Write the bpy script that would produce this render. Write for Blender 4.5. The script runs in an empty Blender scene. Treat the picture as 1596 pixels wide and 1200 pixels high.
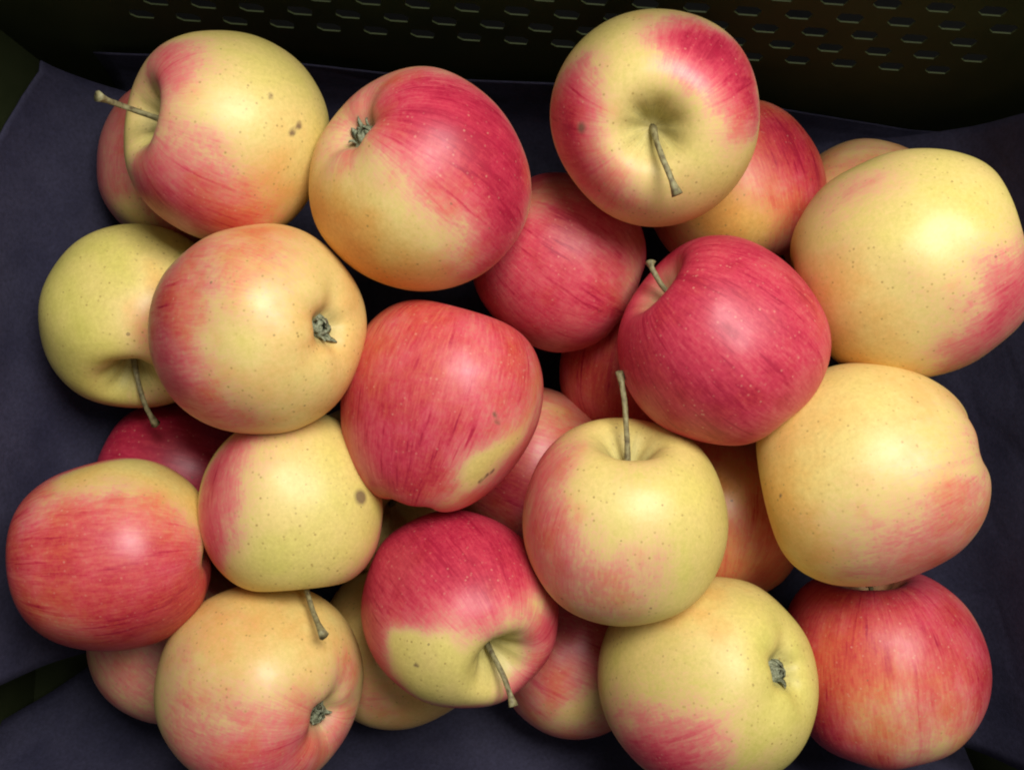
import bpy, math, random
import numpy as np
from mathutils import Vector, Matrix

# ------------------------------------------------------------------ camera, world, light
scene = bpy.context.scene
cam_data = bpy.data.cameras.new("camera")
cam = bpy.data.objects.new("camera", cam_data)
scene.collection.objects.link(cam)
cam.location = (0, 0, 0.49)                 # looking straight down into the crate
cam_data.sensor_width = 36.0
cam_data.lens = 36.0 * 1650.0 / 1596.0
cam_data.clip_start = 0.01
cam_data.clip_end = 50
scene.camera = cam

world = bpy.data.worlds.new("World")
scene.world = world
world.use_nodes = True
world.node_tree.nodes["Background"].inputs[0].default_value = (1.0, 0.99, 0.97, 1)
world.node_tree.nodes["Background"].inputs[1].default_value = 0.21

key_data = bpy.data.lights.new("ceiling_lamp_light", 'AREA')
key_data.shape = 'RECTANGLE'
key_data.size = 0.46
key_data.size_y = 0.32
key_data.energy = 9.5
key_data.color = (1.0, 0.98, 0.945)
key = bpy.data.objects.new("ceiling_lamp_light", key_data)
scene.collection.objects.link(key)
kd = Vector((0.28, 0.42, 1.0)).normalized()
key.location = kd * 0.85 + Vector((0, 0, 0.1))
key.rotation_euler = kd.to_track_quat('Z', 'Y').to_euler()

scene.view_settings.view_transform = 'Standard'
scene.view_settings.look = 'None'
scene.view_settings.gamma = 1.0
scene.view_settings.exposure = 0.0
scene.view_settings.use_curve_mapping = False
scene.render.engine = 'CYCLES'
scene.cycles.use_denoising = True
scene.cycles.max_bounces = 5
scene.cycles.filter_width = 2.0

# ------------------------------------------------------------------ helpers
def link(name, mesh, mat=None, parent=None):
    o = bpy.data.objects.new(name, mesh)
    scene.collection.objects.link(o)
    if mat is not None and not mesh.materials:
        mesh.materials.append(mat)
    if parent is not None:
        o.parent = parent
    return o

def empty(name, loc=(0, 0, 0)):
    o = bpy.data.objects.new(name, None)
    o.empty_display_size = 0.02
    scene.collection.objects.link(o)
    o.location = loc
    return o

def mesh_from(name, verts, faces, smooth=True):
    me = bpy.data.meshes.new(name)
    me.from_pydata([tuple(v) for v in verts], [], [tuple(f) for f in faces])
    me.update()
    if smooth:
        me.polygons.foreach_set("use_smooth", np.ones(len(me.polygons), dtype=bool))
    return me

class NT:
    """small node-tree writer"""
    def __init__(self, name):
        self.m = bpy.data.materials.new(name)
        self.m.use_nodes = True
        self.t = self.m.node_tree
        self.b = self.t.nodes["Principled BSDF"]
    def n(self, kind, **kw):
        nd = self.t.nodes.new(kind)
        for k, v in kw.items():
            setattr(nd, k, v)
        return nd
    def l(self, a, b):
        self.t.links.new(a, b)
    def val(self, nd, i, x):
        if hasattr(x, 'is_output'):
            self.l(x, nd.inputs[i])
        else:
            nd.inputs[i].default_value = x
    def math(self, op, a, b=0.0, c=None, clamp=False):
        nd = self.n('ShaderNodeMath', operation=op, use_clamp=clamp)
        self.val(nd, 0, a); self.val(nd, 1, b)
        if c is not None: self.val(nd, 2, c)
        return nd.outputs[0]
    def vmath(self, op, a, b=(0, 0, 0)):
        nd = self.n('ShaderNodeVectorMath', operation=op)
        self.val(nd, 0, a); self.val(nd, 1, b)
        return nd.outputs[0]
    def mix(self, f, a, b, mode='MIX'):
        nd = self.n('ShaderNodeMix', data_type='RGBA', blend_type=mode)
        self.val(nd, 0, f); self.val(nd, 6, a); self.val(nd, 7, b)
        return nd.outputs[2]
    def noise(self, vec, scale, detail=3.0, rough=0.5, w=None):
        nd = self.n('ShaderNodeTexNoise', noise_dimensions='4D' if w is not None else '3D')
        self.l(vec, nd.inputs['Vector'])
        nd.inputs['Scale'].default_value = scale
        nd.inputs['Detail'].default_value = detail
        nd.inputs['Roughness'].default_value = rough
        if w is not None: self.val(nd, 'W', w)
        return nd.outputs[0]
    def ramp(self, f, stops, interp='LINEAR'):
        nd = self.n('ShaderNodeValToRGB')
        self.l(f, nd.inputs[0])
        cr = nd.color_ramp
        cr.interpolation = interp
        while len(cr.elements) < len(stops): cr.elements.new(0.5)
        for e, (p, c) in zip(cr.elements, stops):
            e.position = p; e.color = (*c, 1)
        return nd.outputs[0]
    def maprange(self, v, a, b, c=0.0, d=1.0, smooth=False):
        nd = self.n('ShaderNodeMapRange', interpolation_type='SMOOTHSTEP' if smooth else 'LINEAR')
        self.l(v, nd.inputs[0])
        for i, x in enumerate((a, b, c, d)): nd.inputs[i + 1].default_value = x
        return nd.outputs[0]

# ------------------------------------------------------------------ materials
def apple_skin():
    t = NT("apple_skin")
    at = t.n('ShaderNodeAttribute', attribute_name="skin")
    sep = t.n('ShaderNodeSeparateColor'); t.l(at.outputs['Color'], sep.inputs[0])
    blush, tint, scar, cav = sep.outputs[0], sep.outputs[1], sep.outputs[2], at.outputs['Alpha']
    tc = t.n('ShaderNodeTexCoord').outputs['Object']
    w = t.math('MULTIPLY', t.n('ShaderNodeObjectInfo').outputs['Random'], 40.0)
    pos = t.vmath('SCALE', tc); pos.node.inputs['Scale'].default_value = 27.0       # ~1 at the equator
    sx = t.n('ShaderNodeSeparateXYZ'); t.l(pos, sx.inputs[0])
    offs = t.n('ShaderNodeCombineXYZ')                       # every apple its own stretch of noise
    for i in range(3): t.l(w, offs.inputs[i])
    pos = t.vmath('ADD', pos, offs.outputs[0])
    flat = t.n('ShaderNodeCombineXYZ'); t.l(sx.outputs[0], flat.inputs[0]); t.l(sx.outputs[1], flat.inputs[1])
    ring = t.vmath('NORMALIZE', flat.outputs[0])
    def meridian(k, kz, detail):
        r = t.vmath('SCALE', ring); r.node.inputs['Scale'].default_value = k
        z = t.math('MULTIPLY', sx.outputs[2], kz)
        c = t.n('ShaderNodeCombineXYZ'); t.l(z, c.inputs[2])
        return t.noise(t.vmath('ADD', t.vmath('ADD', r, c.outputs[0]), offs.outputs[0]), 1.0, detail, 0.6)
    st1 = meridian(5.0, 1.3, 2.0)            # broad flames
    st2 = meridian(30.0, 6.5, 1.0)           # short dashes
    st3 = meridian(55.0, 11.0, 0.0)          # hair-fine dashes
    st4 = meridian(15.0, 1.5, 2.0)           # sparse long stripes
    blot = t.noise(pos, 2.1, 3.0, 0.6)
    grain = t.noise(pos, 24.0, 3.0, 0.75)
    # streaking is strongest where blush is half way
    half = t.math('MULTIPLY', t.math('MULTIPLY', blush, t.math('SUBTRACT', 1.18, blush)), 3.4, clamp=True)
    half = t.math('MAXIMUM', half, 0.26)
    dash = t.maprange(blush, 0.22, 0.6)
    s = t.math('ADD', t.math('MULTIPLY', t.math('SUBTRACT', st1, 0.5), 0.32),
               t.math('MULTIPLY', t.math('SUBTRACT', blot, 0.5), 0.55))
    s = t.math('ADD', s, t.math('MULTIPLY', t.math('MULTIPLY', t.math('SUBTRACT', st2, 0.45), dash), 0.40))
    s = t.math('ADD', s, t.math('MULTIPLY', t.math('MULTIPLY', t.maprange(st4, 0.57, 0.66), dash), t.maprange(st1, 0.42, 0.60, 0.0, 0.28)))
    s = t.math('ADD', s, t.math('MULTIPLY', t.math('SUBTRACT', st3, 0.5), 0.15))
    s = t.math('ADD', s, t.math('MULTIPLY', t.math('SUBTRACT', grain, 0.5), 0.75))
    b = t.math('ADD', blush, t.math('MULTIPLY', s, t.math('MULTIPLY', half, 0.72)), clamp=True)
    ground = t.ramp(t.math('ADD', t.math('MULTIPLY', tint, 1.0), t.math('MULTIPLY', t.math('SUBTRACT', blot, 0.5), 0.55)), [
        (0.0, (0.47, 0.45, 0.075)), (0.28, (0.67, 0.575, 0.15)), (0.5, (0.74, 0.58, 0.19)),
        (0.75, (0.73, 0.41, 0.10)), (1.0, (0.70, 0.25, 0.04))])
    red = t.ramp(b, [(0.0, (0.72, 0.54, 0.22)), (0.28, (0.71, 0.38, 0.22)), (0.48, (0.68, 0.20, 0.165)),
                     (0.66, (0.63, 0.095, 0.115)), (0.84, (0.53, 0.036, 0.072)), (1.0, (0.38, 0.012, 0.042))])
    orange = t.ramp(b, [(0.0, (0.72, 0.50, 0.15)), (0.3, (0.71, 0.33, 0.12)), (0.5, (0.66, 0.18, 0.08)),
                        (0.7, (0.58, 0.085, 0.05)), (0.9, (0.46, 0.025, 0.035)), (1.0, (0.34, 0.010, 0.028))])
    red = t.mix(t.maprange(t.math('ADD', tint, t.math('MULTIPLY', t.math('SUBTRACT', blot, 0.5), 1.1)), 0.5, 0.85), red, orange)
    col = t.mix(t.maprange(b, 0.03, 0.42, smooth=True), ground, red)
    # cavity round the stem: green brown russet running out in rays
    rus = t.math('MULTIPLY', cav, t.maprange(st2, 0.25, 0.75, 0.45, 1.35), clamp=True)
    col = t.mix(t.math('MULTIPLY', rus, 0.65), col, (0.33, 0.30, 0.12, 1))
    # lenticels
    vo = t.n('ShaderNodeTexVoronoi', feature='F1', voronoi_dimensions='3D')
    t.l(pos, vo.inputs['Vector']); vo.inputs['Scale'].default_value = 17.0
    vo.inputs['Randomness'].default_value = 1.0
    dot = t.maprange(vo.outputs['Distance'], 0.11, 0.25, 1.0, 0.0)
    vs = t.n('ShaderNodeSeparateColor'); t.l(vo.outputs['Color'], vs.inputs[0])
    keep = t.math('MULTIPLY', t.maprange(vs.outputs[0], 0.25, 0.9), t.maprange(blot, 0.30, 0.55))
    dot = t.math('MULTIPLY', dot, keep)
    dcol = t.mix(t.maprange(b, 0.35, 0.6), (0.34, 0.22, 0.06, 1), (0.70, 0.36, 0.24, 1))
    col = t.mix(t.math('MULTIPLY', dot, t.maprange(b, 0.3, 0.7, 0.8, 0.42)), col, dcol)
    # tiny mottling
    col = t.mix(1.0, col, t.ramp(grain, [(0.25, (0.86, 0.84, 0.80)), (0.75, (1.08, 1.08, 1.08))]), 'MULTIPLY')
    # scattered specks of scab and russet
    v2 = t.n('ShaderNodeTexVoronoi', feature='F1', voronoi_dimensions='3D')
    wob = t.n('ShaderNodeMix', data_type='VECTOR'); wob.inputs[0].default_value = 0.03
    wn = t.n('ShaderNodeTexNoise'); t.l(pos, wn.inputs['Vector']); wn.inputs['Scale'].default_value = 14.0
    t.l(pos, wob.inputs[4]); t.l(wn.outputs['Color'], wob.inputs[5])
    t.l(wob.outputs[1], v2.inputs['Vector']); v2.inputs['Scale'].default_value = 4.2
    v2s = t.n('ShaderNodeSeparateColor'); t.l(v2.outputs['Color'], v2s.inputs[0])
    spk = t.math('LESS_THAN', v2.outputs['Distance'], t.maprange(v2s.outputs[1], 0.5, 1.0, 0.0, 0.075))
    col = t.mix(t.math('MULTIPLY', spk, 0.6), col, (0.17, 0.11, 0.05, 1))
    # scars and bruises
    sc = t.maprange(t.math('ADD', scar, t.math('MULTIPLY', t.math('SUBTRACT', grain, 0.5), 0.3)), 0.2, 0.6)
    col = t.mix(t.math('MULTIPLY', sc, 0.85), col, (0.15, 0.085, 0.045, 1))
    t.l(col, t.b.inputs['Base Color'])
    rg = t.math('ADD', t.maprange(blot, 0.3, 0.7, 0.38, 0.52), t.math('MULTIPLY', t.math('MAXIMUM', sc, rus), 0.25))
    t.l(rg, t.b.inputs['Roughness'])
    t.b.inputs['Specular IOR Level'].default_value = 0.5
    bump = t.n('ShaderNodeBump'); bump.inputs['Strength'].default_value = 0.10
    bump.inputs['Distance'].default_value = 0.0008
    h = t.math('ADD', t.noise(pos, 5.0, 2.0), t.math('MULTIPLY', grain, 0.25))
    t.l(h, bump.inputs['Height']); t.l(bump.outputs[0], t.b.inputs['Normal'])
    return t.m

def stem_mat():
    t = NT("apple_stem")
    tc = t.n('ShaderNodeTexCoord').outputs['Object']
    nz = t.noise(tc, 500.0, 3.0)
    t.l(t.ramp(nz, [(0.3, (0.09, 0.065, 0.03)), (0.5, (0.22, 0.19, 0.085)), (0.75, (0.32, 0.30, 0.15))]), t.b.inputs['Base Color'])
    t.b.inputs['Roughness'].default_value = 0.65
    bp = t.n('ShaderNodeBump'); bp.inputs['Strength'].default_value = 0.4; bp.inputs['Distance'].default_value = 0.0004
    t.l(nz, bp.inputs['Height']); t.l(bp.outputs[0], t.b.inputs['Normal'])
    return t.m

def calyx_mat():
    t = NT("dried_calyx")
    tc = t.n('ShaderNodeTexCoord').outputs['Object']
    nz = t.noise(tc, 900.0, 2.0, 0.8)
    t.l(t.ramp(nz, [(0.3, (0.03, 0.03, 0.018)), (0.48, (0.17, 0.18, 0.10)), (0.75, (0.36, 0.38, 0.26))]), t.b.inputs['Base Color'])
    t.b.inputs['Roughness'].default_value = 0.8
    return t.m

def plastic_mat():
    t = NT("green_plastic")
    tc = t.n('ShaderNodeTexCoord').outputs['Object']
    nz = t.noise(tc, 30.0, 5.0, 0.6)
    t.l(t.ramp(nz, [(0.3, (0.022, 0.029, 0.010)), (0.7, (0.036, 0.044, 0.016))]), t.b.inputs['Base Color'])
    t.l(t.maprange(nz, 0.3, 0.7, 0.6, 0.8), t.b.inputs['Roughness'])
    t.b.inputs['Specular IOR Level'].default_value = 0.15
    return t.m

def paper_mat():
    t = NT("dark_violet_paper")
    tc = t.n('ShaderNodeTexCoord').outputs['Object']
    fib = t.noise(tc, 650.0, 4.0, 0.65)
    big = t.noise(tc, 22.0, 4.0, 0.6)
    base = t.ramp(big, [(0.3, (0.019, 0.018, 0.040)), (0.7, (0.041, 0.038, 0.068))])
    t.l(t.mix(1.0, base, t.ramp(fib, [(0.3, (0.72, 0.72, 0.72)), (0.7, (1.2, 1.2, 1.2))]), 'MULTIPLY'), t.b.inputs['Base Color'])
    t.b.inputs['Roughness'].default_value = 0.78
    t.b.inputs['Specular IOR Level'].default_value = 0.3
    bp = t.n('ShaderNodeBump'); bp.inputs['Strength'].default_value = 0.35; bp.inputs['Distance'].default_value = 0.0012
    cv = t.n('ShaderNodeTexVoronoi', feature='DISTANCE_TO_EDGE')
    wv = t.n('ShaderNodeMix', data_type='VECTOR'); wv.inputs[0].default_value = 0.02
    nzv = t.n('ShaderNodeTexNoise'); t.l(tc, nzv.inputs['Vector']); nzv.inputs['Scale'].default_value = 25.0
    t.l(tc, wv.inputs[4]); t.l(nzv.outputs['Color'], wv.inputs[5])
    t.l(wv.outputs[1], cv.inputs['Vector']); cv.inputs['Scale'].default_value = 26.0
    crease = t.maprange(cv.outputs['Distance'], 0.0, 0.12, 0.0, 1.0, smooth=True)
    h = t.math('ADD', t.noise(tc, 60.0, 4.0), t.math('MULTIPLY', fib, 0.2))
    h = t.math('ADD', h, t.math('MULTIPLY', crease, 0.35))
    t.l(h, bp.inputs['Height']); t.l(bp.outputs[0], t.b.inputs['Normal'])
    return t.m

def ground_mat():
    t = NT("near_black_ground")  # near-black colour stands in for the darkness behind the wall holes
    tc = t.n('ShaderNodeTexCoord').outputs['Object']
    nz = t.noise(tc, 18.0, 6.0, 0.6)
    t.l(t.ramp(nz, [(0.3, (0.002, 0.002, 0.002)), (0.7, (0.004, 0.004, 0.0035))]), t.b.inputs['Base Color'])
    t.b.inputs['Roughness'].default_value = 0.95
    t.b.inputs['Specular IOR Level'].default_value = 0.04
    return t.m

M_SKIN, M_STEM, M_CALYX = apple_skin(), stem_mat(), calyx_mat()
M_PLASTIC, M_PAPER, M_GROUND = plastic_mat(), paper_mat(), ground_mat()

# ------------------------------------------------------------------ the surface under the crate
gr = link("ground", mesh_from("ground", [(-1.5, -1.5, -0.012), (1.5, -1.5, -0.012), (1.5, 1.5, -0.012), (-1.5, 1.5, -0.012)], [(0, 1, 2, 3)], False), M_GROUND)
gr["kind"] = "structure"

# ------------------------------------------------------------------ green crate
ROT = math.radians(-4.0)
crate = empty("plastic_crate", (0, 0, -0.008))
crate.rotation_euler = (0, 0, ROT)
crate["label"] = "dark green plastic crate with a perforated wall holding all the apples"
crate["category"] = "crate"
CH = 0.250           # wall height
DRAFT = 0.14
XI, YI = 0.214, 0.124 # inner half sizes at the floor (y is for the far wall)
YN = -0.185          # near wall

def box(x0, x1, y0, y1, z0, z1, bev=0.0):
    v = [(x0,y0,z0),(x1,y0,z0),(x1,y1,z0),(x0,y1,z0),(x0,y0,z1),(x1,y0,z1),(x1,y1,z1),(x0,y1,z1)]
    f = [(0,3,2,1),(4,5,6,7),(0,1,5,4),(1,2,6,5),(2,3,7,6),(3,0,4,7)]
    return v, f

def perforated_wall(name, length, cols_from, cols_to, row_lo, row_hi, T=0.0006):
    """wall in its own plane: x along, z up, inner face at y = 0, thickness towards +y; staggered slots"""
    cw, ch = 0.0185, 0.0118
    verts, faces = [], []
    def quad(a, b, c, d):
        k = len(verts); verts.extend([a, b, c, d]); faces.append((k, k+1, k+2, k+3))
    def rect(x0, x1, z0, z1):
        quad((x0,0,z0),(x1,0,z0),(x1,0,z1),(x0,0,z1))
        quad((x0,T,z0),(x0,T,z1),(x1,T,z1),(x1,T,z0))
    nrow = int((row_hi - row_lo) / ch)
    ztop = row_lo + nrow * ch
    rect(-length/2, length/2, 0, row_lo)
    rect(-length/2, length/2, ztop, CH)
    for r in range(nrow):
        z0 = row_lo + r * ch; z1 = z0 + ch
        off = (r % 2) * cw / 2
        x = cols_from + off
        rect(-length/2, x, z0, z1)
        while x + cw <= cols_to + 1e-6:
            x1 = x + cw
            mx, mz = (x + x1) / 2, (z0 + z1) / 2
            hw, hh, sk = 0.0048, 0.0032, 0.0014
            inner = [(mx-hw, mz-hh*0.35), (mx-hw*0.55, mz-hh), (mx+hw*0.55+sk, mz-hh), (mx+hw, mz-hh*0.1),
                     (mx+hw, mz+hh*0.35), (mx+hw*0.55, mz+hh), (mx-hw*0.55-sk, mz+hh), (mx-hw, mz+hh*0.1)]
            outer = [(x, mz), (x, z0), (x1, z0), (x1, mz), (x1, mz), (x1, z1), (x, z1), (x, mz)]
            for i in range(8):
                j = (i + 1) % 8
                (ax, az), (bx, bz) = outer[i], outer[j]
                (cx, cz), (dx, dz) = inner[j], inner[i]
                for yy, flip in ((0, False), (T, True)):
                    p = [(ax,yy,az),(bx,yy,bz),(cx,yy,cz),(dx,yy,dz)]
                    if abs(ax-bx) + abs(az-bz) < 1e-9: p = [p[0], p[2], p[3]]
                    if flip: p = p[::-1]
                    k = len(verts); verts.extend(p); faces.append(tuple(range(k, k+len(p))))
                quad((dx,0,dz),(cx,0,cz),(cx,T,cz),(dx,T,dz))
            x = x1
        rect(x, length/2, z0, z1)
    # rim edges
    quad((-length/2,0,CH),(length/2,0,CH),(length/2,T,CH),(-length/2,T,CH))
    quad((-length/2,0,0),(-length/2,T,0),(length/2,T,0),(length/2,0,0))
    return mesh_from(name, verts, faces, False)

LX = 2 * XI + 0.060
w_far = link("perforated_wall", perforated_wall("perforated_wall", LX, -0.165, 0.185, 0.076, 0.165), M_PLASTIC, crate)
w_far.location = (0, YI, 0); w_far.rotation_euler = (-math.atan(DRAFT), 0, 0)
w_near = link("perforated_wall", perforated_wall("perforated_wall_near", LX, -0.165, 0.185, 0.076, 0.165), M_PLASTIC, crate)
w_near.location = (0, YN, 0); w_near.rotation_euler = (-math.atan(DRAFT), 0, math.pi)
LY = YI - YN + 0.056
side = perforated_wall("side_wall", LY, -0.11, 0.11, 0.076, 0.165)
ym = (YI + YN) / 2
for sx_, rz in ((1, -math.pi / 2), (-1, math.pi / 2)):
    o = link("side_wall", side, M_PLASTIC, crate)
    o.location = (sx_ * XI, ym, 0); o.rotation_euler = (-math.atan(DRAFT), 0, rz)
v, f = box(-XI, XI, YN, YI, -0.004, 0.0)
link("crate_floor", mesh_from("crate_floor", v, f, False), M_PLASTIC, crate)
# rim lip running round the top
vs, fs = [], []
ex, ey0, ey1 = XI + CH*DRAFT, YN - CH*DRAFT, YI + CH*DRAFT
for (x0, x1, y0, y1) in ((-ex-.012, ex+.012, ey1-.001, ey1+.012), (-ex-.012, ex+.012, ey0-.012, ey0+.001),
                         (-ex-.012, -ex+.001, ey0+.001, ey1-.001), (ex-.001, ex+.012, ey0+.001, ey1-.001)):
    v, f = box(x0, x1, y0, y1, CH-.010, CH+.004)
    k = len(vs); vs += v; fs += [tuple(i + k for i in q) for q in f]
link("rim", mesh_from("rim", vs, fs, False), M_PLASTIC, crate)

# ------------------------------------------------------------------ paper liner: floor and four flaps curving up
liner = empty("paper_liner", (0, 0, 0))
liner["label"] = "dark violet paper liner under the apples, its flaps curving up the crate sides"
liner["category"] = "liner"
rng = np.random.default_rng(5)
def crumple(P, amp, scale, seed):
    g = np.random.default_rng(seed)
    out = np.zeros(len(P))
    for k in range(7):
        d = g.normal(size=3); d /= np.linalg.norm(d)
        fr = scale * (1.6 ** k) * 0.6
        out += np.abs(np.sin(P @ d * fr + g.uniform(0, 6))) / (1.5 ** k)
    return (out - out.mean()) * amp

def sheet(name, grid, seed, amp=0.0010):
    """grid: (nu, nv, 3) array, turned into a sheet with real thickness"""
    nu, nv, _ = grid.shape
    P = grid.reshape(-1, 3)
    du = np.gradient(grid, axis=0).reshape(-1, 3); dv = np.gradient(grid, axis=1).reshape(-1, 3)
    N = np.cross(du, dv); N /= np.linalg.norm(N, axis=1, keepdims=True) + 1e-12
    P = P + N * crumple(P, amp, 40.0, seed)[:, None]
    th = 0.0007
    V = np.concatenate([P, P - N * th])
    n = nu * nv
    F = []
    for i in range(nu - 1):
        for j in range(nv - 1):
            a, b, c, d = i*nv+j, (i+1)*nv+j, (i+1)*nv+j+1, i*nv+j+1
            F.append((a, b, c, d)); F.append((a+n, d+n, c+n, b+n))
    edge = [(i*nv, (i+1)*nv) for i in range(nu-1)] + [((i+1)*nv+nv-1, i*nv+nv-1) for i in range(nu-1)] + \
           [(j+1, j) for j in range(nv-1)] + [((nu-1)*nv+j, (nu-1)*nv+j+1) for j in range(nv-1)]
    for a, b in edge: F.append((b, a, a+n, b+n))
    return link(name, mesh_from(name, V, F, True), M_PAPER, liner)

def bez(pts, n):
    """Catmull-Rom through profile points (outward distance, height)"""
    P = np.array([pts[0]] + list(pts) + [pts[-1]], float)
    out = []
    for s in np.linspace(0, len(pts) - 1 - 1e-6, n):
        i = int(s); u = s - i
        a, b, c, d = P[i], P[i+1], P[i+2], P[i+3]
        out.append(0.5 * ((2*b) + (c-a)*u + (2*a-5*b+4*c-d)*u*u + (3*b-a-3*c+d)*u**3))
    return np.array(out)

NS, NL = 34, 60
# floor
gx, gy = np.meshgrid(np.linspace(-0.118, 0.124, 50), np.linspace(-0.126, 0.098, 46), indexing='ij')
sheet("floor_sheet", np.stack([gx, gy, np.full_like(gx, 0.0035)], -1), 3, 0.0006)
def flap(name, prof, along, place, seed, amp=0.0018):
    pr = bez(prof, NS)
    g = np.zeros((NL, NS, 3))
    for j in range(NS):
        s = j / (NS - 1)
        a0, a1 = along(s)
        for i in range(NL):
            q = i / (NL - 1)
            a = a0 + (a1 - a0) * q
            g[i, j] = place(a, pr[j], s, q)
    return sheet(name, g, seed, amp)
C4, S4 = math.cos(ROT), math.sin(ROT)
def rot(x, y, z): return (x * C4 - y * S4, x * S4 + y * C4, z)
# left flap: rim drops towards the far end
left = [(0.112, 0.0055), (0.135, 0.014), (0.160, 0.030), (0.183, 0.054), (0.194, 0.080), (0.198, 0.105), (0.2005, 0.130)]
PL = bez(left, 200)
def place_left(a, p, s, q):
    lim = 0.066 + max(0.0, 0.126 - a) * 0.62          # rim height falls towards the far corner
    smax = np.interp(min(lim, 0.1299), PL[:, 1], np.linspace(0, 1, 200))
    x = np.interp(s * smax, np.linspace(0, 1, 200), PL[:, 0]); z = np.interp(s * smax, np.linspace(0, 1, 200), PL[:, 1])
    return (-x + 0.001 - 0.004 * (1 - q), a, z)
flap("flap", left, lambda s: (-0.106 - 0.014 * s, 0.118 + 0.012 * s), place_left, 11)
right = [(0.118, 0.0055), (0.142, 0.012), (0.168, 0.026), (0.190, 0.050), (0.200, 0.078), (0.205, 0.105), (0.208, 0.125)]
flap("flap", right, lambda s: (0.112 - 0.01 * s, -0.150), lambda a, p, s, q: (p[0] - 0.002, a, p[1]), 12)
near = [(0.120, 0.0065), (0.140, 0.012), (0.158, 0.022), (0.171, 0.040), (0.178, 0.065), (0.183, 0.095), (0.186, 0.125)]
flap("flap", near, lambda s: (-0.178 - 0.11 * min(1, s * 1.8), 0.196 + 0.01 * s), lambda a, p, s, q: (a, -p[0], p[1]), 13)
far = [(0.090, 0.0065), (0.105, 0.010), (0.117, 0.022), (0.1225, 0.038), (0.125, 0.052), (0.127, 0.066)]
flap("flap", far, lambda s: (0.205 - 0.02 * s, -0.185), lambda a, p, s, q: rot(a, -(-p[0]), (p[1] + 0.004 * math.sin(a * 40)) * (1 - 0.75 * min(1, max(0, (a - 0.07) / 0.10))) * 0.70 + 0.002), 14, 0.0006)

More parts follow.
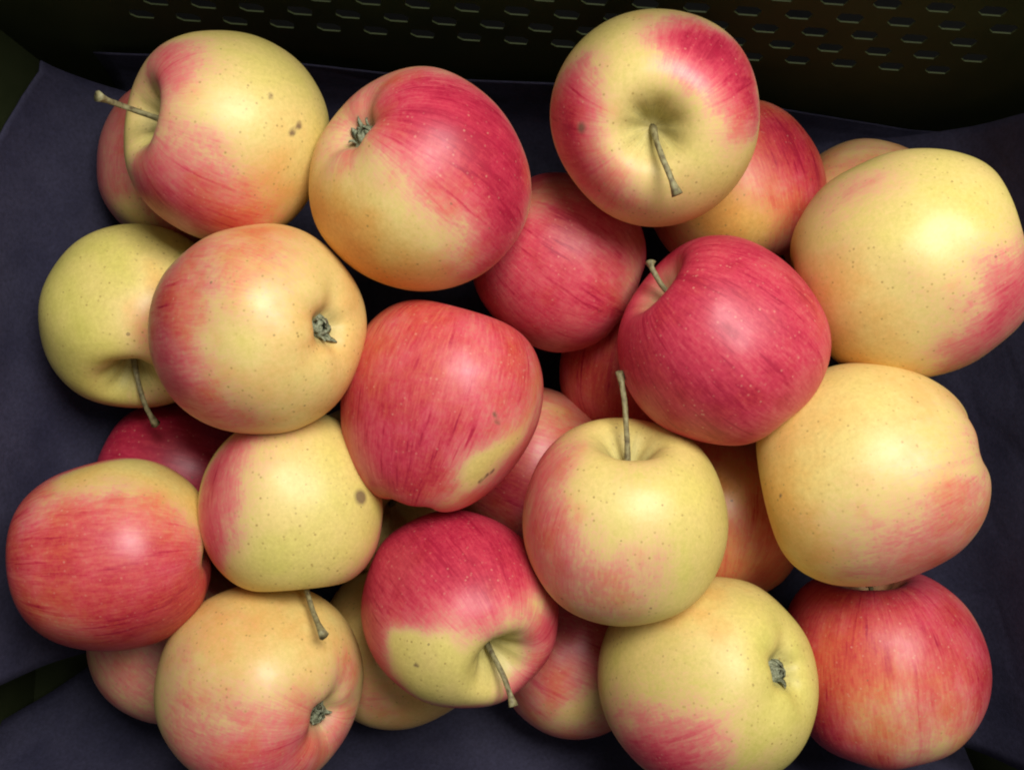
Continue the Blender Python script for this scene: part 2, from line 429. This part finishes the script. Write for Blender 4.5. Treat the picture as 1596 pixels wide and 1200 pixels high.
# ------------------------------------------------------------------ apples
APPLES = [
  dict(label='yellow apple with its stem pointing left at the upper left of the pile',
    pos=(-0.1028,0.0882,0.1114), r=0.0363, axis=(-0.761,0.123,0.637), tip=(-0.0307,0.00494,0.037), size=(1, 0.0), base=0.10, hue=-0.15, seed=114,
    blush=[((-0.422,-0.649,0.633),0.44,0.45),((-0.01,-0.912,0.41),0.44,0.50),((-0.637,-0.751,0.171),0.32,0.30),((-0.504,0.448,0.739),0.35,0.32),((-0.272,0.626,0.731),0.28,0.25),((-0.142,-0.249,0.958),0.25,0.20)],
    tint=[((0.552,-0.681,0.48),0.51,0.45),((0.152,-0.815,0.559),0.38,0.50)],
    scar=[((0.837,-0.0105,0.547),0.04,0.80),((0.79,-0.0906,0.607),0.04,0.80),((0.626,0.209,0.751),0.03,0.80)]),
  dict(label='large half red half yellow apple with its calyx at upper left, top middle',
    pos=(-0.0306,0.0685,0.1203), r=0.0375, axis=(0.616,-0.465,-0.636), tip=None, size=(1, 0.0), base=0.08, hue=0.05, seed=115,
    blush=[((0.66,0.224,0.717),0.57,0.80),((0.826,-0.291,0.482),0.42,0.50),((0.221,0.597,0.772),0.48,0.55),((0.0177,0.277,0.961),0.30,0.25),((0.652,-0.718,0.243),0.27,0.50),((-0.736,0.212,0.642),0.24,0.30),((-0.532,0.792,0.298),0.36,0.35)],
    tint=[((-0.769,-0.457,0.447),0.42,0.80),((-0.317,-0.852,0.416),0.36,0.70)],  # left edge: own orange plus painted bounce light
    scar=[]),
  dict(label='highest apple with stem and hollow facing up and pink patches, below the perforated wall',
    pos=(0.0488,0.0903,0.1276), r=0.0359, axis=(-0.16,-0.344,0.925), tip=(0.00322,-0.0306,0.0299), size=(1, 0.0), base=0.07, hue=-0.05, seed=116,
    blush=[((0.488,0.393,0.78),0.40,0.85),((0.737,-0.0592,0.673),0.31,0.55),((-0.879,0.112,0.463),0.34,0.65),((-0.901,-0.317,0.297),0.34,0.55),((0.109,0.51,0.853),0.24,0.30),((-0.605,-0.735,0.307),0.31,0.30),((-0.0249,-0.983,0.184),0.49,0.15)],
    tint=[],
    scar=[((-0.755,-0.217,0.619),0.06,0.70)]),
  dict(label='big pale yellow apple with red streaks, cut off by the right edge',
    pos=(0.1438,0.0438,0.1115), r=0.0399, axis=(0.891,0.291,0.349), tip=None, size=(1.08, 0), base=0.10, hue=-0.15, seed=117,
    blush=[((0.588,-0.304,0.75),0.34,0.50),((0.343,-0.619,0.707),0.34,0.30),((-0.697,0.541,0.47),0.34,0.25),((0.259,-0.877,0.404),0.34,0.25),((-0.937,-0.307,0.164),0.23,0.20),((-0.32,-0.266,0.909),0.17,0.10)],
    tint=[((-0.925,-0.36,0.121),0.40,0.80),((-0.474,-0.871,0.13),0.46,0.50),((-0.0493,0.466,0.884),0.34,-0.30)],  # orange at left is part skin hue, part painted bounce glow
    scar=[]),
  dict(label='pale yellow apple with red flecked left side and calyx facing right',
    pos=(-0.0889,0.0191,0.1202), r=0.0362, axis=(-0.829,-0.00576,-0.56), tip=None, size=(1.05, 0.03), base=0.12, hue=0.05, seed=118,
    blush=[((-0.748,0.109,0.655),0.34,0.42),((-0.651,-0.47,0.597),0.37,0.45),((-0.305,-0.823,0.479),0.40,0.30),((-0.45,0.445,0.774),0.37,0.20),((0.149,0.748,0.647),0.50,0.25),((0.839,-0.528,-0.131),0.25,0.25)],
    tint=[((0.128,0.818,0.561),0.50,0.40),((0.795,-0.596,-0.115),0.31,0.50)],  # lower right dab paints orange bounce light on the rim
    scar=[]),
  dict(label='greenish yellow apple with drooping stem against the left side of the liner',
    pos=(-0.1470,0.0247,0.0747), r=0.0359, axis=(0.142,-0.777,0.614), tip=(0.0106,-0.04,0.00975), size=(1, 0.0), base=0.02, hue=-0.40, seed=119,
    blush=[((0.529,-0.168,0.832),0.32,0.40),((0.297,-0.893,0.339),0.28,0.30),((-0.146,-0.623,0.768),0.18,0.15)],
    tint=[((0.479,-0.0409,0.877),0.35,0.80),((0.493,0.288,0.821),0.28,0.50)],
    scar=[]),
  dict(label='red streaked apple with a yellow stripe and scars in the middle of the pile',
    pos=(-0.0260,-0.0069,0.1045), r=0.0356, axis=(0.258,0.961,-0.103), tip=None, size=(1.14, 0.22), base=0.68, hue=0.20, seed=120,
    blush=[((0.62,-0.454,0.64),0.28,-0.60),((0.342,-0.669,0.66),0.26,-0.55),((0.806,-0.179,0.564),0.26,-0.40),((0.0482,-0.912,0.408),0.26,-0.40),((-0.587,0.8,0.123),0.39,-0.12),((0.902,0.195,0.385),0.23,-0.20),((-0.47,-0.29,0.834),0.39,0.15),((-0.239,-0.665,0.707),0.33,0.15)],
    tint=[((-0.546,0.83,0.116),0.53,0.60),((0.559,-0.483,0.674),0.33,-0.40)],
    scar=[((0.549,-0.0781,0.832),0.03,0.80),((0.573,-0.152,0.805),0.03,0.80),((0.544,-0.649,0.533),0.03,0.90),((0.482,-0.685,0.547),0.03,0.90),((0.419,-0.729,0.541),0.03,0.90)]),
  dict(label='heart shaped crimson apple with stem notch at its upper left, right of centre',
    pos=(0.0720,0.0160,0.1183), r=0.0363, axis=(-0.752,0.621,0.221), tip=(-0.024,0.0267,0.00463), size=(1, 0.0), base=0.84, hue=-0.05, seed=121,
    blush=[((0.698,-0.684,0.212),0.31,-0.40),((0.424,-0.893,0.152),0.37,-0.45),((0.804,0.0271,0.594),0.25,-0.25),((-0.467,-0.556,0.688),0.37,0.05),((0.349,0.662,0.664),0.25,-0.12)],
    tint=[],
    scar=[]),
  dict(label='speckled yellow apple with upright stem and brownish pink sides, below the crimson one',
    pos=(0.0399,-0.0472,0.1135), r=0.0367, axis=(0.0212,0.929,0.37), tip=(-0.00233,0.0517,0.00721), size=(1, 0.0), base=0.06, hue=-0.20, seed=122,
    blush=[((-0.829,0.549,0.111),0.34,0.45),((-0.896,0.096,0.433),0.34,0.42),((-0.667,-0.406,0.625),0.40,0.33),((-0.157,-0.608,0.778),0.47,0.26),((0.283,-0.299,0.912),0.25,0.12),((0.128,0.598,0.791),0.22,0.15)],
    tint=[((-0.312,-0.77,0.557),0.50,0.40),((-0.897,-0.0217,0.442),0.37,0.40)],  # orange bounce light painted along the bottom
    scar=[]),
  dict(label='broad peach and yellow apple above the red one at right, no stem showing',
    pos=(0.1254,-0.0311,0.1143), r=0.0387, axis=(-0.912,-0.253,-0.324), tip=None, size=(1.06, 0.14), base=0.15, hue=0.05, seed=162,
    blush=[((0.559,-0.279,0.781),0.41,0.15),((0.34,-0.679,0.651),0.47,0.25),((0.733,0.254,0.631),0.29,0.15),((-0.208,-0.735,0.646),0.41,0.15),((-0.484,0.585,0.651),0.35,-0.10),((-0.758,-0.0749,0.648),0.29,-0.15)],
    tint=[((-0.756,-0.489,0.434),0.35,0.60),((-0.948,0.119,0.296),0.35,0.20)],  # left dabs add painted bounce glow to the orange skin
    scar=[((-0.852,-0.151,0.501),0.02,0.80)]),
  dict(label='orange red apple with a yellow rim along its top at the far left',
    pos=(-0.1456,-0.0613,0.1058), r=0.0355, axis=(-0.991,-0.0521,0.125), tip=None, size=(1.03, 0), base=0.74, hue=0.50, seed=163,
    blush=[((0.112,0.932,0.346),0.39,-0.70),((-0.298,0.763,0.574),0.33,-0.55),((0.591,0.765,0.257),0.43,-0.60),((0.898,0.427,0.108),0.33,-0.50),((0.99,0.0413,0.134),0.20,-0.50),((-0.254,-0.518,0.817),0.33,-0.25),((0.65,-0.438,0.621),0.46,0.12)],
    tint=[((0.0847,0.958,0.274),0.52,-0.50),((0.953,0.242,0.183),0.39,-0.40)],
    scar=[]),
  dict(label='small yellow apple with a round brown spot and red left edge',
    pos=(-0.0802,-0.0450,0.1020), r=0.0325, axis=(0.125,-0.991,0.0521), tip=(0.0153,-0.041,0.0239), size=(1.07, 0.05), base=0.04, hue=-0.25, seed=164,
    blush=[((-0.638,0.165,0.752),0.35,0.65),((-0.451,0.568,0.688),0.25,0.40),((-0.746,-0.262,0.612),0.22,0.40),((-0.175,0.897,0.406),0.36,0.35),((0.709,-0.705,0.0237),0.33,0.40),((0.935,-0.348,-0.0661),0.22,0.30)],
    tint=[((-0.718,-0.623,0.309),0.36,0.60),((0.161,0.929,0.332),0.43,0.40)],  # lower left dab is painted bounce light from neighbours
    scar=[((0.824,0.176,0.538),0.09,0.80),((0.824,0.176,0.538),0.04,0.30)]),
  dict(label='yellow apple with calyx facing up and red underside at the bottom left',
    pos=(-0.0940,-0.1105,0.0955), r=0.0372, axis=(-0.819,0.239,-0.522), tip=None, size=(1, 0.0), base=0.10, hue=0.10, seed=165,
    blush=[((0.266,-0.616,0.741),0.55,0.60),((-0.421,-0.344,0.839),0.39,0.30),((-0.689,0.316,0.653),0.26,0.20),((0.944,0.157,0.29),0.26,0.25),((-0.129,0.788,0.602),0.39,0.12),((0.854,-0.518,0.0417),0.26,0.35)],
    tint=[((0.0985,0.835,0.541),0.64,0.20)],
    scar=[]),
  dict(label='apple with red top and yellow green lower half around its stem, bottom middle',
    pos=(-0.0187,-0.0829,0.0991), r=0.0347, axis=(0.488,-0.419,0.766), tip=(0.0191,-0.0273,0.0272), size=(1.1, 0.04), base=0.88, hue=-0.10, seed=166,
    blush=[((-0.396,-0.358,0.846),0.44,-0.90),((0.0467,-0.512,0.858),0.48,-0.85),((0.551,-0.278,0.787),0.38,-0.70),((0.845,0.172,0.507),0.24,-0.65),((0.358,-0.712,0.604),0.34,-0.50),((-0.522,-0.138,0.841),0.24,-0.30)],
    tint=[((-0.264,-0.308,0.914),0.55,-0.15)],
    scar=[((-0.375,-0.327,0.868),0.03,0.80)]),
  dict(label='yellow green apple with calyx on its right at the bottom, right of middle',
    pos=(0.0728,-0.1097,0.0964), r=0.0386, axis=(-0.608,-0.313,-0.73), tip=None, size=(1.04, 0.1), base=0.05, hue=-0.40, seed=167,
    blush=[((-0.386,-0.536,0.751),0.49,0.60),((-0.707,-0.427,0.563),0.37,0.35),((-0.411,0.736,0.538),0.37,0.12)],
    tint=[((-0.213,0.886,0.411),0.49,0.60),((-0.464,0.728,0.504),0.31,0.40)],
    scar=[]),
  dict(label='red and orange streaked apple at the bottom right corner',
    pos=(0.1445,-0.1073,0.0734), r=0.0392, axis=(-0.125,0.989,0.0833), tip=(-0.00751,0.0312,0.0087), size=(1, 0.0), base=0.76, hue=0.20, seed=168,
    blush=[((-0.232,-0.497,0.836),0.39,-0.35),((0.414,-0.569,0.711),0.39,-0.50),((0.823,0.508,0.255),0.19,-0.35),((-0.677,-0.504,0.536),0.26,0.20),((0.316,-0.0194,0.949),0.29,-0.20),((-0.221,-0.0711,0.973),0.35,-0.25),((-0.765,0.132,0.63),0.26,-0.15)],
    tint=[((-0.72,0.145,0.679),0.39,0.60),((-0.523,-0.235,0.819),0.39,0.40)],
    scar=[]),
  dict(label='red apple in the lower layer half shaded by the highest apple',
    pos=(0.0181,0.0494,0.0760), r=0.0341, axis=(-0.83,0.518,0.207), tip=None, size=(1, 0.0), base=0.76, hue=0.05, seed=115,
    blush=[((-0.171,0.658,0.733),0.29,-0.45),((0.78,-0.258,0.571),0.29,-0.40),((0.366,-0.0232,0.93),0.29,-0.10)],
    tint=[],
    scar=[]),
  dict(label='orange apple with red upper right side behind and below the highest apple',
    pos=(0.0893,0.0810,0.0589), r=0.0353, axis=(-0.301,0.954,0), tip=None, size=(1, 0.0), base=0.50, hue=0.60, seed=116,
    blush=[((-0.434,-0.489,0.756),0.44,-0.45),((0.0474,-0.63,0.775),0.44,-0.35),((0.495,0.372,0.785),0.37,0.40),((0.642,-0.141,0.753),0.37,0.30)],
    tint=[],
    scar=[]),
  dict(label='dim apple in shade behind the big pale apple at upper right',
    pos=(0.1501,0.0684,0.0407), r=0.0341, axis=(0.949,-0.316,0), tip=None, size=(1, 0.0), base=0.30, hue=0.30, seed=117,
    blush=[],
    tint=[],
    scar=[]),
  dict(label='reddish apple mostly hidden under the upper left yellow apple',
    pos=(-0.1341,0.0921,0.0493), r=0.0357, axis=(0.196,0.981,0), tip=None, size=(1, 0.0), base=0.50, hue=0.00, seed=118,
    blush=[((-0.45,-0.629,0.634),0.30,-0.40)],
    tint=[],
    scar=[]),
  dict(label='dark crimson apple in the gap below the greenish yellow one at left',
    pos=(-0.1392,-0.0409,0.0421), r=0.0341, axis=(0.981,-0.196,0), tip=None, size=(1, 0.0), base=0.95, hue=0.00, seed=119,
    blush=[],
    tint=[],
    scar=[]),
  dict(label='red orange apple deep in the gap left of the crimson heart shaped apple',
    pos=(0.0541,0.0095,0.0406), r=0.0326, axis=(0.196,0.981,0), tip=None, size=(1, 0.0), base=0.72, hue=0.60, seed=120,
    blush=[],
    tint=[],
    scar=[]),
  dict(label='pink apple peeping out between the central red apple and the speckled one',
    pos=(0.0065,-0.0340,0.0421), r=0.0342, axis=(-0.949,0.316,0), tip=None, size=(1, 0.0), base=0.50, hue=0.40, seed=121,
    blush=[((0.316,0.73,0.607),0.28,-0.25),((-0.176,-0.256,0.951),0.40,0.35)],
    tint=[],
    scar=[]),
  dict(label='bright orange apple deep between the speckled apple and the broad peach one',
    pos=(0.0859,-0.0525,0.0568), r=0.0342, axis=(0.0983,0.934,-0.344), tip=None, size=(1, 0.0), base=0.42, hue=0.90, seed=122,
    blush=[((-0.132,0.532,0.836),0.27,-0.40),((0.467,0.106,0.878),0.31,0.35)],
    tint=[],
    scar=[]),
  dict(label='pale pink apple under the orange red one in the bottom left corner',
    pos=(-0.1420,-0.1087,0.0438), r=0.0338, axis=(0.707,-0.707,0), tip=None, size=(1, 0.0), base=0.40, hue=0.00, seed=123,
    blush=[],
    tint=[],
    scar=[]),
  dict(label='orange yellow apple in the lower layer between the two bottom left apples',
    pos=(-0.0451,-0.1091,0.0427), r=0.0348, axis=(0.979,0.206,0), tip=None, size=(1, 0.0), base=0.14, hue=0.35, seed=163,
    blush=[((-0.368,-0.437,0.821),0.35,0.25)],
    tint=[],
    scar=[]),
  dict(label='pink red apple in the lower layer right of the drooping stem, bottom middle',
    pos=(0.0287,-0.1135,0.0420), r=0.0341, axis=(0.914,-0.406,0), tip=None, size=(1, 0.0), base=0.50, hue=0.25, seed=164,
    blush=[((-0.0836,-0.503,0.86),0.36,-0.30),((-0.227,0.625,0.747),0.40,0.20),((0.206,-0.215,0.955),0.24,-0.20)],
    tint=[],
    scar=[]),
  dict(label='shaded apple with a pale stem deep below the central red apple',
    pos=(-0.0596,-0.0447,0.0416), r=0.0337, axis=(0.595,-0.266,0.758), tip=(0.0109,0.0097,0.0299), size=(1, 0.0), base=0.20, hue=0.00, seed=165,
    blush=[],
    tint=[],
    scar=[]),
]

PROFILE = np.array([(0.0, .50), (.05, .505), (.11, .55), (.19, .66), (.29, .77), (.41, .825), (.55, .80), (.71, .69), (.86, .49),
                    (.96, .23), (1.0, -.02), (.98, -.27), (.91, -.50), (.79, -.69), (.64, -.83), (.48, -.91),
                    (.33, -.93), (.22, -.895), (.13, -.81), (.07, -.765), (0.0, -.75)])

def smooth01(x): x = np.clip(x, 0, 1); return x * x * (3 - 2 * x)

def apple_body(a, nu=144, nv=112):
    g = np.random.default_rng(a['seed'])
    pr = bez([tuple(p) for p in PROFILE], nv)
    # even out the spacing along the profile
    seg = np.r_[0, np.cumsum(np.linalg.norm(np.diff(pr, axis=0), axis=1))]
    tt = np.linspace(0, seg[-1], nv)
    pr = np.stack([np.interp(tt, seg, pr[:, 0]), np.interp(tt, seg, pr[:, 1])], 1)
    hs, taper = a['size']
    th = np.linspace(0, 2 * np.pi, nu, endpoint=False)
    rho = pr[1:-1, 0][:, None] * np.ones(nu)[None]
    z = pr[1:-1, 1][:, None] * np.ones(nu)[None]
    T = th[None] * np.ones(nv - 2)[:, None]
    lat = np.clip(z, -1, 1)
    # five soft ribs towards the calyx, uneven belly, tilt of the shoulders
    ph = g.uniform(0, 6.28)
    rib = np.cos(5 * T + ph) * (0.008 + 0.014 * smooth01((-lat - 0.1) / 0.8))
    low = 0.022 * np.cos(T + g.uniform(0, 6.28)) * lat + 0.016 * np.cos(2 * T + g.uniform(0, 6.28)) + \
          0.012 * np.cos(3 * T + g.uniform(0, 6.28)) * (1 - lat**2)
    R = rho * (1 + (rib + low) * smooth01(rho / 0.5)) * (1 + taper * (lat + 0.1) * 0.8 - 0.0)
    zz = z * hs * 0.99 + 0.045 * R * np.cos(T + g.uniform(0, 6.28)) * np.sign(lat) * smooth01(np.abs(lat) / 0.6) * 0.8
    zz = zz + 0.012 * np.cos(5 * T + ph) * smooth01((-lat - 0.45) / 0.4) * smooth01(rho / .25) - 0.0
    # creases running into the stem hollow
    zz = zz + 0.012 * np.cos(7 * T + ph * 2) * np.exp(-((rho - .2) / .1) ** 2) * (lat > 0)
    V = np.stack([R * np.cos(T), R * np.sin(T), zz], -1).reshape(-1, 3)
    Dn = V / np.linalg.norm(V, axis=1, keepdims=True)
    lump = np.zeros(len(V))
    for k in range(10):
        dv = g.normal(size=3); lump += np.sin(Dn @ dv * g.uniform(1.5, 4.0) + g.uniform(0, 6.28)) * g.uniform(.3, 1)
    V = V * (1 + 0.0065 * lump * smooth01((rho.ravel() - .1) / .4))[:, None]
    V = np.concatenate([V, [[0, 0, pr[0, 1] * hs * 0.99]], [[0, 0, pr[-1, 1] * hs * 0.99]]])
    n = nv - 2
    i = np.arange(n - 1)[:, None]; j = np.arange(nu)[None]
    A = i * nu + j; B = i * nu + (j + 1) % nu; Cc = (i + 1) * nu + (j + 1) % nu; D = (i + 1) * nu + j
    faces = np.stack([A, D, Cc, B], -1).reshape(-1, 4).tolist()
    top, bot = n * nu, n * nu + 1
    faces += [[top, k, (k + 1) % nu] for k in range(nu)]
    faces += [[bot, (n - 1) * nu + (k + 1) % nu, (n - 1) * nu + k] for k in range(nu)]
    # skin attributes
    rhoN = np.r_[rho.ravel(), 0, 0]; latN = np.r_[lat.ravel(), .5, -.75]
    return V, faces, rhoN, latN

def dabs(D, items, base):
    out = np.full(len(D), base)
    for d, s, am in items:
        d = np.array(d); d = d / np.linalg.norm(d)
        ang = np.arccos(np.clip(D @ d, -1, 1))
        out += (am * 0.86 if s > 0.15 else am) * np.exp(-(ang / ((1.28 if am > 0 and s > 0.15 else 1.04) * s)) ** 2)
    return out

def tube(pts, rads, n=10):
    pts = [Vector(p) for p in pts]
    V, F = [], []
    up = Vector((0.3, 0.5, 0.8))
    for k, p in enumerate(pts):
        t = (pts[min(k+1, len(pts)-1)] - pts[max(k-1, 0)]).normalized()
        x = t.cross(up).normalized(); y = t.cross(x)
        for i in range(n):
            an = 2 * math.pi * i / n
            V.append(tuple(p + (x * math.cos(an) + y * math.sin(an)) * rads[k] * (1 + 0.12 * math.sin(3 * an + k))))
    for k in range(len(pts) - 1):
        for i in range(n):
            F.append((k*n+i, k*n+(i+1)%n, (k+1)*n+(i+1)%n, (k+1)*n+i))
    F.append(tuple(range(n))[::-1]); F.append(tuple(range((len(pts)-1)*n, len(pts)*n)))
    return V, F

def calyx_mesh(seed, r):
    """dried blossom end: a woolly button with curled sepals round it, low in the basin"""
    g = random.Random(seed)
    V, F = [], []
    n = 14
    prof = [(.19, -.800), (.14, -.790), (.105, -.835), (.06, -.865), (.025, -.83)]
    for (q, zz) in prof:
        for i in range(n):
            an = 2 * math.pi * i / n
            j = 1 + g.uniform(-.22, .22)
            V.append((math.cos(an) * q * j * r, math.sin(an) * q * j * r, (zz + g.uniform(-.012, .012)) * r))
    for k in range(len(prof) - 1):
        for i in range(n):
            F.append((k*n+(i+1)%n, k*n+i, (k+1)*n+i, (k+1)*n+(i+1)%n))
    F.append(tuple((len(prof)-1)*n+i for i in range(n)))
    for s in range(9):
        a0 = 2 * math.pi * s / 9 + g.uniform(-.35, .35)
        L = r * g.uniform(.09, .20); wd = r * g.uniform(.03, .055)
        lean = g.uniform(-.9, .55)
        sw = g.uniform(-.6, .6)
        rows = []
        for k in range(5):
            u = k / 4
            rr = r * .11 + L * (u * lean * .6 + .35 * u * u * (1 if lean > 0 else -1))
            zz = -.80 * r - L * (u - .35 * u * u) * (1 - .35 * abs(lean))
            ww = wd * (1 - u) ** .6 + .00012
            an = a0 + sw * u
            c = Vector((math.cos(an) * rr, math.sin(an) * rr, zz))
            tdir = Vector((-math.sin(an), math.cos(an), 0))
            out = Vector((math.cos(an), math.sin(an), 0.4))
            rows.append((c - tdir * ww, c + out * .0005, c + tdir * ww, c - out * .0005))
        k0 = len(V)
        for q in rows: V += [tuple(x) for x in q]
        for k in range(4):
            for i in range(4):
                F.append((k0+k*4+i, k0+k*4+(i+1)%4, k0+(k+1)*4+(i+1)%4, k0+(k+1)*4+i))
    return mesh_from("calyx", V, F, True)

for a in APPLES:
    r = a['r']
    root = empty("apple", a['pos'])
    root["label"] = a['label']; root["category"] = "apple"; root["group"] = "apples piled in the crate"
    axis = Vector(a['axis']).normalized()
    g = random.Random(a['seed'])
    rotm = (axis.to_track_quat('Z', 'Y').to_matrix() @ Matrix.Rotation(g.uniform(0, 6.28), 3, 'Z'))
    root.rotation_euler = rotm.to_euler()
    V, F, rhoN, latN = apple_body(a)
    Rm = np.array(rotm)
    D = V @ Rm.T; D = D / np.linalg.norm(D, axis=1, keepdims=True)
    # uneven outlines for the colour patches
    gg = np.random.default_rng(a['seed'] + 7)
    W = np.zeros_like(D)
    for fr, am in ((3.0, .07), (6.0, .05), (12.0, .03), (24.0, .016)):
        for c in range(3):
            for k in range(3):
                dv = gg.normal(size=3)
                W[:, c] += am * .6 * np.sin(D @ (dv / np.linalg.norm(dv)) * fr + gg.uniform(0, 6.28))
    Dw = D + W; Dw = Dw / np.linalg.norm(Dw, axis=1, keepdims=True)
    sk = np.zeros((len(V), 4), dtype=np.float32)
    sk[:, 0] = np.clip(dabs(Dw, a['blush'], a['base']), 0, 0.93)
    sk[:, 1] = np.clip(0.5 + 0.5 * dabs(Dw, a['tint'], a['hue']), 0, 1)  # tint: ground hue, plus orange bounce light painted on some rims
    sk[:, 2] = np.clip(dabs(D, a['scar'], 0.0), 0, 1)
    cav = np.where(latN > 0, 1 - smooth01((rhoN - .08) / .34), 0.0)
    sk[:, 0] *= 1 - 0.75 * cav
    sk[:, 3] = np.where(latN > 0, cav, 0.9 * (1 - smooth01((rhoN - .10) / .16)))
    me = mesh_from("body", V * r, F, True)
    att = me.attributes.new("skin", 'FLOAT_COLOR', 'POINT')
    att.data.foreach_set("color", sk.ravel())
    link("body", me, M_SKIN, root)
    cm = calyx_mesh(a['seed'], r * a['size'][0] * 0.99)
    for v in cm.vertices: v.co.x *= 0.82; v.co.y *= 0.82
    link("calyx", cm, M_CALYX, root)
    if a['tip'] is not None:
        tip = rotm.inverted() @ Vector(a['tip'])
        b0 = Vector((0, 0, .47 * r)); mid = Vector((tip.x * .25, tip.y * .25, b0.z + (tip.z - b0.z) * .5 + .18 * r))
        pts = []
        for k in range(13):
            u = k / 12
            pts.append(b0 * (1-u)**2 + mid * 2 * u * (1-u) + tip * u * u)
        rd = [(.00095 + .0005 * max(0, .25 - k/12) * 4 + .0009 * max(0, k/12 - .86) * 7) for k in range(13)]
        Vt, Ft = tube(pts, rd)
        link("stem", mesh_from("stem", Vt, Ft, True), M_STEM, root)
